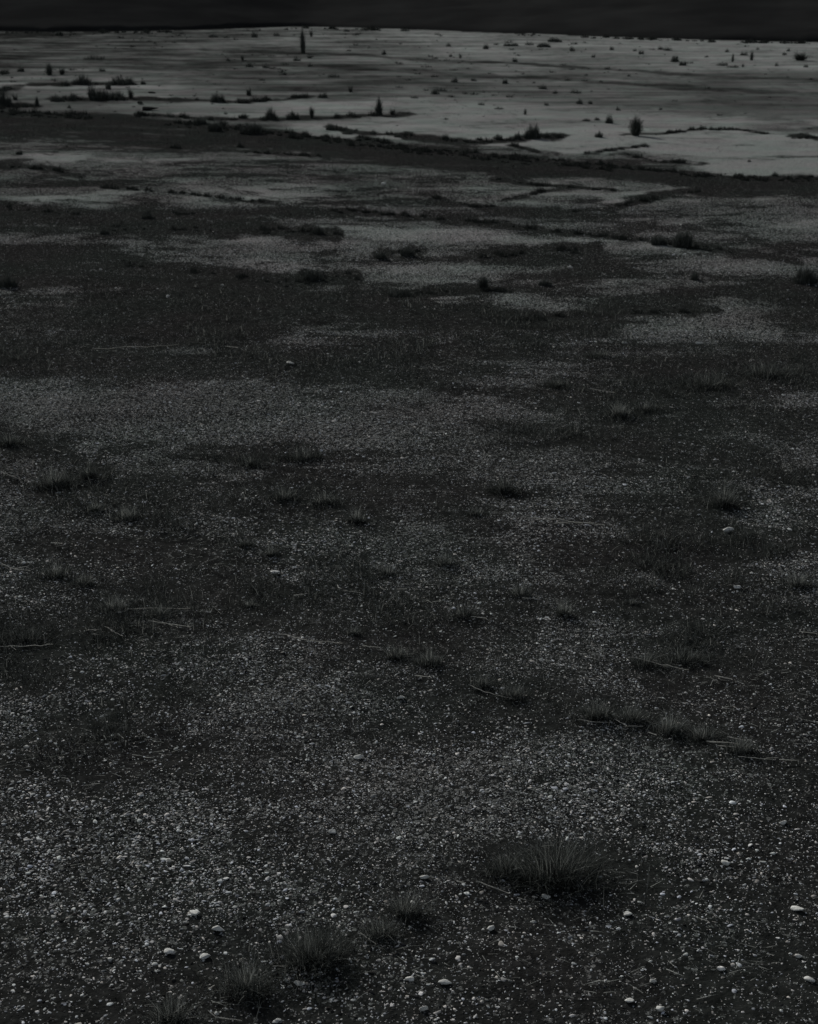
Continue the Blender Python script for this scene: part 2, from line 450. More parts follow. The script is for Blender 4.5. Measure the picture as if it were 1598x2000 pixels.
# ------------------------------------------------------------------ dark hillside behind the plain
def build_hills():
    m, nt, b = nodes_of("hillside")
    tc = nt.nodes.new('ShaderNodeTexCoord'); mp = nt.nodes.new('ShaderNodeMapping'); mp.inputs['Scale'].default_value = (.25, .25, 2.2)
    n = nt.nodes.new('ShaderNodeTexNoise'); n.inputs['Scale'].default_value = 1.0; n.inputs['Detail'].default_value = 6
    nt.links.new(tc.outputs['Object'], mp.inputs[0]); nt.links.new(mp.outputs[0], n.inputs['Vector'])
    rp = nt.nodes.new('ShaderNodeValToRGB'); nt.links.new(n.outputs[0], rp.inputs[0])
    rp.color_ramp.elements[0].position = .35; rp.color_ramp.elements[0].color = (.0170, .0172, .0170, 1)
    rp.color_ramp.elements[1].position = .8; rp.color_ramp.elements[1].color = (.029, .0295, .0285, 1)
    nt.links.new(rp.outputs[0], b.inputs['Base Color'])
    us = np.linspace(-1600, 3200, 200)
    xs, ys = world_at(us, edge_v(us) + 0 * us)
    zs = height(xs, ys)
    prof = [(0, -.25), (0, .0), (1.5, .25), (4, .6), (9, 1.3), (18, 3.0), (35, 7), (60, 14), (100, 25), (150, 34), (220, 38), (400, 20)]
    P = []
    for k, (d, h) in enumerate(prof):
        dn = np.hypot(xs, ys)
        s = 1 + d / dn
        hh = h * (1 + (fbm(us / 260, us * 0 + k * .3, 90, 3) - .5) * .5)
        bump = (vnoise(us / 14, us * 0 + k, 91) - .5) * .10 * (h > 0) + (vnoise(us / 45, us * 0, 92) - .5) * .12 * (k == 2)
        P.append(np.stack([xs * s, ys * s, zs * (k < 2) + hh + bump], -1))
    P = np.array(P); nr, nc = P.shape[:2]; idx = np.arange(nr * nc).reshape(nr, nc)
    F = np.stack([idx[:-1, :-1], idx[:-1, 1:], idx[1:, 1:], idx[1:, :-1]], -1).reshape(-1, 4)
    tag(obj("hills", mesh_from("hills", P.reshape(-1, 3), F, m, smooth=True)), kind='structure')

# ------------------------------------------------------------------ gravel: instances of a few stone shapes on points
def ico(sub):
    import bmesh
    bm = bmesh.new(); bmesh.ops.create_icosphere(bm, subdivisions=sub, radius=.5)
    V = np.array([v.co[:] for v in bm.verts]); F = np.array([[v.index for v in f.verts] for f in bm.faces]); bm.free()
    return V, F

def rock_mesh(name, seed, mat, sub=2, flat=.5, size=1.0, smooth=False):
    r = np.random.default_rng(seed); V, F = ico(sub); V = V.copy()
    for _ in range(12):                       # chop with random planes for a broken-stone look
        nrm = r.normal(size=3); nrm /= np.linalg.norm(nrm); d = r.uniform(.17, .38)
        t = V @ nrm - d; V = V - np.where(t > 0, t, 0)[:, None] * nrm * .85
    V += r.normal(scale=.012, size=V.shape)
    V *= np.array([1.35, r.uniform(.6, .95), flat * r.uniform(.6, 1.2)]) * size
    return mesh_from(name, V, F, mat, smooth=smooth)

def build_gravel():
    pc = bpy.data.collections.new("stone_shapes")
    for k in range(9):
        o = bpy.data.objects.new("stone_shape", rock_mesh("stone_shape", 100 + k, M_STONE, flat=.38)); pc.objects.link(o)
    X, Y, S, A = [], [], [], []
    def scatter(n, y0, y1, smin, sig, base, r):
        y = np.sqrt(r.uniform(y0 * y0, y1 * y1, n)); half = .33 * y + .35
        x = r.uniform(-1, 1, n) * half
        m, c = mottled(x, y)
        clump = .35 + 1.1 * fbm(x * 9, y * 9, 15, 3)
        keep = r.random(n) < np.clip((base + 2.15 * m) * clump, 0, 1)
        x, y = x[keep], y[keep]; s = .88 * smin * np.exp(np.abs(r.normal(0, sig, len(x)))) * (.62 + .8 * fbm(x * 2.3, y * 2.3, 16, 3))
        X.append(x); Y.append(y); S.append(np.minimum(s, .017 if y1 < 6 else .02))
    r = np.random.default_rng(11)
    scatter(400000, 1.7, 4.2, .0023, .66, .15, r)
    scatter(11000, 1.7, 4.2, .0070, .34, .10, r)
    scatter(420000, 4.2, 7.5, .0033, .56, .12, r)
    scatter(260000, 7.5, 12.5, .0046, .46, .06, r)
    x, y, s = map(np.concatenate, (X, Y, S)); n = len(x)
    z = height(x, y) - s * .02
    a = np.where(r.random(n) < .45, r.uniform(.015, .045, n), r.uniform(.13, .60, n)); a = np.where(r.random(n) < .04, r.uniform(.5, .7, n), a)
    rot = np.stack([r.normal(0, .22, n), r.normal(0, .22, n), r.uniform(0, 6.283, n)], -1)
    me = bpy.data.meshes.new("gravel"); me.vertices.add(n); me.vertices.foreach_set('co', np.stack([x, y, z], -1).astype(np.float32).ravel())
    def at(nm, ty, arr, key='value'):
        q = me.attributes.new(nm, ty, 'POINT'); q.data.foreach_set(key, arr.ravel())
    at('alb', 'FLOAT', a.astype(np.float32)); at('tint', 'FLOAT', r.random(n).astype(np.float32))
    at('scl', 'FLOAT', s.astype(np.float32)); at('rot', 'FLOAT_VECTOR', rot.astype(np.float32), 'vector')
    at('pick', 'INT', r.integers(0, 9, n).astype(np.int32))
    o = obj("gravel", me)
    ng = bpy.data.node_groups.new("gravel", 'GeometryNodeTree')
    ng.interface.new_socket("Geometry", in_out='INPUT', socket_type='NodeSocketGeometry')
    ng.interface.new_socket("Geometry", in_out='OUTPUT', socket_type='NodeSocketGeometry')
    N, L = ng.nodes, ng.links
    gi, go = N.new('NodeGroupInput'), N.new('NodeGroupOutput')
    ci = N.new('GeometryNodeCollectionInfo'); ci.inputs['Collection'].default_value = pc
    ci.inputs['Separate Children'].default_value = True; ci.inputs['Reset Children'].default_value = True
    ip = N.new('GeometryNodeInstanceOnPoints'); ip.inputs['Pick Instance'].default_value = True
    def na(nm, ty):
        q = N.new('GeometryNodeInputNamedAttribute'); q.data_type = ty; q.inputs['Name'].default_value = nm
        return q.outputs['Attribute']
    m2p = N.new('GeometryNodeMeshToPoints')
    L.new(gi.outputs[0], m2p.inputs['Mesh']); L.new(m2p.outputs['Points'], ip.inputs['Points'])
    L.new(ci.outputs[0], ip.inputs['Instance']); L.new(na('pick', 'INT'), ip.inputs['Instance Index'])
    e2r = N.new('FunctionNodeEulerToRotation'); L.new(na('rot', 'FLOAT_VECTOR'), e2r.inputs[0]); L.new(e2r.outputs[0], ip.inputs['Rotation'])
    L.new(na('scl', 'FLOAT'), ip.inputs['Scale']); L.new(ip.outputs[0], go.inputs[0])
    md = o.modifiers.new("gravel", 'NODES'); md.node_group = ng
    tag(o, 'loose pale and dark pebbles strewn over the dark soil', 'gravel', kind='stuff')
    print("stones", n)

# ------------------------------------------------------------------ grass and low scrub nobody could count
def build_grass():
    r = np.random.default_rng(21)
    n = 420000
    u = r.uniform(-350, 1950, n); v = 560 + (1520 - 560) * r.random(n) ** .9
    m = paleness(u, v)
    x, y = world_at(u, v)
    cl = fbm(x * 5, y * 5, 71, 3); big = fbm(x * 1.4, y * 1.4, 72, 2)
    dens = np.clip((3.3 - m) / 2.4, 0, 1) * np.clip((cl - np.interp(v, [560, 900, 1100], [.34, .38, .44])) * 5, 0, 1) * np.clip((big - np.interp(v, [560, 900, 1100], [.22, .28, .34])) * 5, 0, 1)
    dens = dens * np.interp(v, [560, 700, 1350, 1460, 1520], [.8, 1, .9, .3, 0]) + .012
    right = np.interp(u, [-300, 700, 1100, 1900], [.8, .9, 1.5, 1.5]) * np.interp(v, [560, 1520], [1, 1])
    k = r.random(n) < dens * right
    x, y, cl = x[k], y[k], cl[k]; n = len(x); z = height(x, y) - .002
    ht = r.uniform(.012, .038, n) * (.6 + cl); lean = ht * r.uniform(.1, 1.5, n)
    w = r.uniform(.0009, .0019, n) * np.clip(y / 4, .8, 2.6)
    # loose fringes of short grass round every tuft
    FR, FH = [], []
    for (tu, tv, tw, th, tn, sw, lab) in TUFTS:
        tx, ty, tz, mp = place(tu, tv - th * .12); k = int(tw * 5)
        a = r.uniform(0, 6.283, k); q = np.abs(r.normal(0, .62, k)) * tw * mp
        px_, py_ = tx + np.cos(a) * q, ty + np.sin(a) * q * .7
        FR.append(np.stack([px_, py_, height(px_, py_) - .002], -1)); FH.append(r.uniform(.12, .45, k) * th * mp)
    fr, fh = np.concatenate(FR), np.concatenate(FH)
    x, y, z = np.concatenate([x, fr[:, 0]]), np.concatenate([y, fr[:, 1]]), np.concatenate([z, fr[:, 2]])
    ht = np.concatenate([ht, fh]); lean = np.concatenate([lean, fh * r.uniform(.2, 1.8, len(fh))]); n = len(x)
    w = np.concatenate([w, r.uniform(.0009, .0017, len(fh)) * np.clip(fr[:, 1] / 4, .8, 2.2)])
    V, F, C = blades(np.stack([x, y, z], -1), ht, lean, r.uniform(0, 6.283, n), w, dark_cols(n, r, .018, .045, .08, .10, .30), seg=3, rg=r, tip=.26)
    tag(obj("grass", mesh_from("grass", V, F, M_BLADE, C)), 'thin short dark grass growing between the pebbles', 'grass', kind='stuff')
    print("blades", n)
    # broken straw lying flat among the pebbles
    n = 42000; u = r.uniform(-300, 1900, n); v = r.uniform(650, 1990, n); x, y = world_at(u, v)
    m = paleness(u, v); cl = fbm(x * 3, y * 3, 74, 3)
    k = r.random(n) < np.clip((3.4 - m) / 3, .02, 1) * np.clip((cl - .45) * 6, 0, 1) * np.interp(v, [650, 900, 1450, 1550, 2000], [.7, 1, .8, .12, .22])
    x, y = x[k], y[k]; n = len(x); L = r.uniform(.008, .038, n)
    V, F, C = blades(np.stack([x, y, height(x, y) + .003], -1), r.uniform(.001, .006, n), L, r.normal(0, .55, n) + math.pi * (r.random(n) < .5), r.uniform(.0010, .0021, n) * np.clip(y / 4, .8, 2), dark_cols(n, r, .05, .1, .8, .15, .55), seg=3, curl=1.05, rg=r)
    tag(obj("straw_litter", mesh_from("straw_litter", V, F, M_BLADE, C)), 'short broken dry stalks lying flat in the grassy patches', 'straw litter', kind='stuff')
    # far scrub: ragged low growth along the dark lines and belts
    n = 170000
    u = r.uniform(-500, 2100, n); v = 62 + (600 - 62) * r.random(n) ** .8
    m = paleness(u, v); x, y = world_at(u, v)
    md, c = mottled(x, y)
    cl = fbm(x * 2.2, y * 2.2, 73, 3)
    speck = np.clip((fbm(x * 3.1, y * 1.5, 88, 3) - .60) * 9, 0, 1) * np.clip((fbm(x * .25, y * .12, 89, 2) - .38) * 5, 0, 1) * (v < 420) * np.interp(u, [0, 600, 1100, 1598], [1.0, .9, .5, .35])
    k = (r.random(n) < np.maximum(np.clip((3.0 - c) / 2.0, 0, 1) * np.clip((cl - .40) * 4, .05, 1), speck)) & (v > edge_v(u) + 3)
    x, y, cl, vv = x[k], y[k], cl[k], v[k]; n = len(x)
    ht = r.uniform(.006, .022, n) * (.5 + 1.4 * cl) * np.clip(y / 12, .8, 1.5); lean = ht * r.uniform(.2, 1.5, n)
    w = r.uniform(.0012, .0035, n) * np.clip(y / 12, .7, 2.0)
    V, F, C = blades(np.stack([x, y, height(x, y) - .003], -1), ht, lean, r.uniform(0, 6.283, n), w, dark_cols(n, r, .014, .034, .05, .08, .18), seg=2, rg=r)
    HR, HH, HL, HA, HW = [], [], [], [], []
    lines = [(p, hw) for p, hw, val in STROKES if np.mean([q[1] for q in p]) < 640 and val < 2.6]
    ue = np.array([0,60,120,230,290,400,520,600,700,800,900,1000,1100,1250,1350,1420,1598]); ve = np.array([213,217,219,221,232,240,250,262,272,286,293,301,311,326,335,341,345])
    lines += [(list(zip(ue, ve + 3)), 5), (list(zip(ue, ve + 8)), 6), ([(0, 63), (300, 63), (600, 55), (800, 60)], 2), ([(1000, 67), (1200, 75), (1400, 81), (1598, 85)], 2)]
    for p, hw in lines:
        pu = np.array([q[0] for q in p], float); pv = np.array([q[1] for q in p], float)
        for _ in range(int((pu[-1] - pu[0]) / (5.5 if pv.mean() < 340 else 7)) + 2):
            uu = r.uniform(pu[0], pu[-1]); vv = np.interp(uu, pu, pv) + r.normal(0, hw * .35) + 1
            if vnoise(np.array([uu / 45.]), np.array([pv[0]]), 4)[0] < .33: continue
            x, y, z, mp = place(uu, vv)
            big = r.random() ** 2.5; ww = (5 + 16 * big) * mp * min(1, hw / 4 + .4); hh = (3 + 11 * big) * mp * min(1, hw / 4 + .3); k = int(26 + 40 * big)
            a = r.uniform(0, 6.283, k); q = np.sqrt(r.random(k)) * .5 * ww
            HR.append(np.stack([x + np.cos(a) * q, y + np.sin(a) * q, np.full(k, z - .003)], -1))
            HH.append(hh * r.uniform(.3, 1.1, k) * np.sqrt(np.clip(1 - (q / (ww * .55)) ** 2, .1, 1))); HL.append(ww * r.uniform(0, .2, k)); HA.append(a); HW.append(np.full(k, mp * 1.1) * r.uniform(.6, 1.5, k))
    for _ in range(1500):                              # little cushions dotted over the far flats
        uu = r.uniform(-300, 1900); vv = 66 + 190 * r.random() ** 1.2
        pr = np.interp(uu, [-300, 0, 200, 900, 1150, 1598], [.5, .5, 1, .9, .35, .3]) * np.interp(vv, [66, 95, 140, 190, 205, 256], [.5, .9, 1, .8, .25, .08])
        if vv < edge_v(uu) + 4 or r.random() > pr or fbm(np.array([uu / 130.]), np.array([vv / 22.]), 301, 2)[0] < .42: continue
        x, y, z, mp = place(uu, vv); big = r.random() ** 3
        ww = (4 + 13 * big) * mp; hh = (2 + 4.5 * big) * mp; k = int(14 + 24 * big)
        a = r.uniform(0, 6.283, k); q = np.sqrt(r.random(k)) * .5 * ww
        HR.append(np.stack([x + np.cos(a) * q, y + np.sin(a) * q, np.full(k, z - .003)], -1))
        HH.append(hh * r.uniform(.3, 1.1, k)); HL.append(ww * r.uniform(0, .3, k)); HA.append(a); HW.append(np.full(k, mp * 1.0) * r.uniform(.5, 1.3, k))
    hr, hh_, hl, ha, hw_ = map(np.concatenate, (HR, HH, HL, HA, HW)); nn = len(hh_)
    V, F, C = merge([(V, F, C), blades(hr, hh_, hl, ha, hw_, dark_cols(nn, r, .022, .055, .03, .08, .14), seg=2, rg=r)])
    tag(obj("ground_cover", mesh_from("ground_cover", V, F, M_SCRUB, C)), 'low dark scrubby growth in lines and belts across the far sand', 'ground cover', kind='stuff')
    print("scrub", n)

# ------------------------------------------------------------------ single plants
def shrub_mesh(w, h, style, seed, n=None):
    r = np.random.default_rng(seed)
    n = int((n or 260) * 1.5)
    a = r.uniform(0, 6.283, n); lop = r.uniform(-.2, .2)
    if style == 'vee':
        rr = np.abs(r.normal(0, .09, n)) * w; lean = np.abs(r.normal(.30, .18, n)) * w; ht = h * r.uniform(.3, 1.05, n) * np.clip(1.1 - lean / w * .5, .5, 1); bw = .03
    elif style == 'column':
        rr = np.abs(r.normal(0, .15, n)) * w; lean = np.abs(r.normal(0, .22, n)) * w; ht = h * r.uniform(.25, 1.0, n) * np.clip(1.1 - rr / w * 1.0, .3, 1); bw = .06
    elif style == 'flat':
        rr = np.sqrt(r.random(n)) * .46 * w; lean = r.uniform(0, .1, n) * w; ht = h * r.uniform(.3, 1.2, n) * np.sqrt(np.clip(1 - (rr / (w * .52)) ** 2, .1, 1)); bw = .022
    else:
        out = .72 + .5 * vnoise(a * 1.6, a * 0, seed + 5); rr = np.sqrt(r.random(n)) * .42 * w * out; lean = r.uniform(.0, .20, n) * w; ht = h * r.uniform(.35, 1.1, n) * np.clip(1 - (rr / (w * .54)) ** 2, .10, 1) ** .8; bw = .024
    lumps = .45 + 1.1 * vnoise(np.cos(a) * rr / w * 6 + seed, np.sin(a) * rr / w * 6, seed % 97)
    ht = ht * lumps
    root = np.stack([np.cos(a) * rr + lop * 0, np.sin(a) * rr * .8, np.full(n, -.01 * h)], -1)
    p1 = blades(root, ht, lean, a + r.normal(0, .6, n), w * bw * r.uniform(.5, 1.4, n), dark_cols(n, r, .040, .105, .08, .12, .22), seg=3, rg=r)
    # small leaves along the twigs
    m = n; k = r.integers(0, n, m); t = r.uniform(.3, 1, m)
    lr = root[k] + np.stack([np.cos(a[k]) * lean[k] * t ** 1.6, np.sin(a[k]) * lean[k] * t ** 1.6, ht[k] * t * .85], -1)
    p2 = blades(lr, np.full(m, h * .06), np.full(m, w * .04), r.uniform(0, 6.283, m), np.full(m, w * .03), dark_cols(m, r, .04, .10, .02, .08, .14), seg=1, rg=r)
    return merge([p1, p2])

SHRUBS_SALIENT = [
 # u, v, w, h, style, label
 (740,225,20,34,'column','upright dark bush on pale sand, twice as tall as the small one at its right'),
 (767,224,16,15,'vee','small dark bush just right of the tall upright bush on the pale sand'),
 (592,105,12,52,'column','tall thin dark plant standing like a post below the hillside'),
 (1242,265,32,38,'vee','feathery V-shaped dark bush on the pale sand at the right, widest at its top'),
 (1040,271,36,26,'dome','large round dark bush at the right end of the dark hedge line'),
 (1011,272,15,17,'dome','small pointed bush close left of the large round dark bush'),
 (1068,269,16,11,'dome','low bush close right of the large round dark bush'),
 (975,273,16,13,'dome','bush in the dark hedge line next left but one from the large round bush'),
 (870,273,18,12,'dome','rounded bush in the middle of the dark hedge line'),
 (803,265,12,12,'vee','spiky bush at the left end of the dark hedge line'),
 (1170,268,18,13,'dome','small round bush on the sand between the large round bush and the V-shaped bush'),
 (1190,241,16,19,'dome','small dark bush on the sand above the gap left of the V-shaped bush'),
 (1145,236,18,6,'flat','very low strip of scrub left of the small dark bush on the open sand'),
 (1166,235,12,8,'dome','low clump touching the left side of the small dark bush on the open sand'),
 (1369,254,8,10,'dome','left of two tiny round bushes on the thin line right of the V-shaped bush'),
 (1389,254,10,8,'dome','right of two tiny round bushes on the thin line right of the V-shaped bush'),
 (190,195,44,33,'dome','big shaggy bush rising from the dark line on the left flat'),
 (222,195,50,20,'dome','lower spreading bush joined to the right of the big shaggy bush'),
 (256,193,14,24,'vee','twiggy upright bush right of the big shaggy bush'),
 (140,196,20,14,'dome','small bush left of the big shaggy bush'),
 (113,198,30,12,'flat','low dark clump at the left end of the line under the big shaggy bush'),
 (160,166,40,22,'dome','dark rounded bush above the big shaggy bush, broadest of its row'),
 (130,168,14,14,'dome','small bush just left of the broad rounded bush above the shaggy one'),
 (240,165,50,19,'dome','long dark bush right of the broad rounded bush'),
 (212,175,14,16,'dome','small bush hanging just below the gap between the two long dark bushes'),
 (280,165,12,9,'dome','tiny round bush at the right tip of the long dark bush'),
 (97,147,20,22,'vee','left and taller of two dark bushes that make a U on the far left flat'),
 (122,146,16,16,'vee','right and shorter of two dark bushes that make a U on the far left flat'),
 (41,140,16,10,'dome','small round bush left of the two bushes that make a U'),
 (9,144,22,9,'flat','low dark clump at the very left edge of the far flat'),
 (8,206,34,30,'dome','large dark bush cut by the left edge of the photo, above the dark belt'),
 (73,207,12,15,'column','narrow dark bush right of the large bush at the left edge'),
 (30,195,15,14,'vee','thin upright plant just above the large bush at the left edge'),
 (1333,482,46,36,'dome','large round dark bush on the mid-distance gravel at the right'),
 (1287,478,34,22,'dome','smaller bush touching the left side of the large round one on the right gravel'),
 (1357,546,18,19,'dome','small squarish dark bush alone on pale gravel at the right'),
 (1572,552,54,34,'dome','big dark bush at the right edge of the photo in the middle distance'),
 (795,500,34,20,'dome','dark bush on the pale gravel bar in the middle of the photo'),
 (744,505,26,14,'dome','low bush left of the dark bush on the pale gravel bar'),
 (944,563,30,28,'vee','bare twiggy bush with forked stems on the pale gravel right of the middle'),
 (780,577,54,16,'flat','flat dark bush at the lower edge of the pale gravel in the middle'),
 (612,546,44,19,'flat','dark mounded bush at the lower edge of the pale gravel left of the middle'),
 (1065,557,30,14,'flat','small dark mound right of the twiggy forked bush'),
 (620,456,30,15,'dome','dark bush at the right end of the double dark line'),
 (205,457,22,18,'dome','dark bush at the left end of the double dark line'),
 (290,427,26,14,'dome','dark bush at the left end of the upper dark line'),
 (38,302,16,10,'dome','small dark bush on the gravel just below the dark belt at the left'),
 (470,288,18,12,'dome','small dark bush on the gravel under the dark belt, left of the middle'),
 (15,560,42,22,'dome','dark bush at the left edge of the photo in the middle distance'),
 (1106,86,0,0,'dome',''),
 (1563,118,34,18,'vee','spiky spreading bush near the right edge just below the hillside'),
 (1318,121,18,15,'dome','upper left one of two overlapping dark bushes on the far right flat'),
 (1334,128,16,12,'dome','lower right one of two overlapping dark bushes on the far right flat'),
 (1468,118,10,17,'vee','thin upright bush among the row on the far right flat'),
 (1431,121,6,15,'column','very thin upright plant on the far right flat'),
 (1084,82,30,9,'flat','long flat dark bush right under the hillside edge, right of the middle'),
 (1062,92,28,9,'flat','flat dark bush just below the long one under the hillside edge'),
 (998,90,32,7,'flat','wide very flat dark bush below the hillside, right of the middle'),
 (1006,121,11,10,'dome','round dark bush alone on bright far sand below the wide flat bush'),
 (949,96,12,12,'dome','round dark bush left of the wide flat bush on the far sand'),
 (987,164,13,12,'dome','round dark bush alone between two thin dark lines right of the middle'),
 (1132,203,13,13,'dome','round dark bush on the far sand above the low clump strip'),
 (1153,203,11,7,'dome','tiny bush just right of the round dark bush above the low clump strip'),
 (750,107,9,10,'dome','tiny round bush alone on the bright far sand right of the thin tall plant'),
 (530,233,26,22,'dome','left one of three bushes on the dark line in the bright left-middle flat'),
 (572,233,28,19,'dome','middle one of three bushes on the dark line in the bright left-middle flat'),
 (609,231,14,24,'vee','thin twiggy bush, rightmost of three on the dark line in the left-middle flat'),
 (475,231,24,10,'dome','low bush on the dark line left of the three bushes'),
 (425,199,32,22,'dome','shaggy bush left of the middle on the dark line above the bright flat'),
 (486,187,12,18,'column','narrow bush standing just above the end of the dark line left of the middle'),
 (630,191,24,11,'dome','low dark bush above the bright flat in the middle'),
 (645,254,20,12,'dome','small bush at the left start of the curved scrub line'),
 (390,242,30,17,'dome','bush rising from the top of the dark belt left of the middle'),
 (490,260,52,22,'dome','broad bush rising out of the dark belt left of the middle'),
 (420,256,34,18,'dome','dark bush in the belt left of the broad one'),
 (1514,344,16,9,'dome','small bush on the top edge of the dark belt at the far right'),
 (1463,316,9,5,'flat','tiny dark clump alone on the open pale sand at the right'),
 (1575,269,40,8,'flat','long low dark clump on the pale sand at the right edge'),
]
SHRUBS_FAR = [  # small bushes of the far flat
 (608,72,10,14),(540,70,14,9),(497,73,14,14),(417,73,20,8),(678,62,14,7),(580,119,18,9),(605,114,10,9),(474,118,10,13),
 (446,119,10,7),(487,131,16,10),(520,133,16,8),(606,130,12,8),(652,151,24,8),(685,180,14,18),(200,139,14,8),(185,116,44,9),
 (876,91,10,9),(1034,88,18,8),(1118,100,12,10),(1159,112,9,8),(1195,98,10,9),(899,114,8,11),(880,111,7,7),(1186,136,13,8),
 (1060,174,18,11),(1084,183,11,9),(1125,182,22,8),(850,184,18,14),(888,161,16,10),(1067,206,11,8),(1026,224,9,12),
 (975,213,20,5),(1252,106,13,9),(1240,100,9,6),(1290,97,13,9),(1304,99,18,8),(1410,128,24,7),(1431,132,24,5),(1453,108,16,9),
 (1451,131,8,10),(1517,129,9,7),(1532,108,9,7),(1574,131,10,7),(1420,102,9,7),(1228,149,8,6),(1207,216,11,8),(1290,215,8,7),
 (1540,100,9,6),(1380,112,9,5),(863,178,22,8),(925,158,12,7),(940,205,14,6),(810,192,16,8),(1480,97,8,5),(330,228,22,10),(355,229,16,8),
 (300,227,14,9),(275,204,12,8),(135,211,9,8),(500,198,28,13),(590,190,20,6),(441,223,9,5),(777,268,18,12),(730,262,14,10),(680,262,24,11)]

def build_shrubs():
    for i, (u, v, w, h, st, lab) in enumerate(SHRUBS_SALIENT):
        if not lab: continue
        x, y, z, mp = place(u, v)
        V, F, C = shrub_mesh(w * mp, h * mp, st, 500 + i, 420 if w > 25 else 260)
        o = obj("shrub", mesh_from("shrub", V, F, M_SCRUB, C), loc=(x, y, z - .004)); tag(o, lab, 'bush', 'dark bushes scattered over the pale flats')
    rows = [("in the row nearest the hillside", 0, 95), ("in the second row below the hillside", 95, 112), ("in the third row below the hillside", 112, 140),
            ("on the streaked far sand", 140, 195), ("on the pale flat above the dark belt", 195, 300)]
    for nm, a, b in rows:
        sub = sorted([s for s in SHRUBS_FAR if a <= s[1] < b])
        kinds = {}
        for s in sub:
            k = 'flat dark bush' if s[2] > 2.1 * s[3] else ('upright dark bush' if s[3] > s[2] * 1.05 else 'rounded dark bush'); kinds.setdefault(k, []).append(s)
        for k, L in kinds.items():
            for j, (u, v, w, h) in enumerate(L):
                x, y, z, mp = place(u, v)
                st = 'flat' if 'flat' in k else ('vee' if 'upright' in k else 'dome')
                V, F, C = shrub_mesh(w * 1.1 * mp, h * 1.1 * mp, st, int(u * 7 + v), 120)
                o = obj("shrub", mesh_from("shrub", V, F, M_SCRUB, C), loc=(x, y, z - .004))
                if len(L) == 1: pos = 'the only such one'
                elif j < len(L) / 2: pos = ORD[j] + ' from the left' if j else 'leftmost'
                else: pos = ORD[len(L) - 1 - j] + ' from the right' if j < len(L) - 1 else 'rightmost'
                tag(o, f"{k} {nm}, {pos}", 'bush', 'dark bushes scattered over the pale flats')
ORD = ['first', 'second', 'third', 'fourth', 'fifth', 'sixth', 'seventh', 'eighth', 'ninth', 'tenth', 'eleventh', 'twelfth', 'thirteenth', 'fourteenth', 'fifteenth', 'sixteenth']

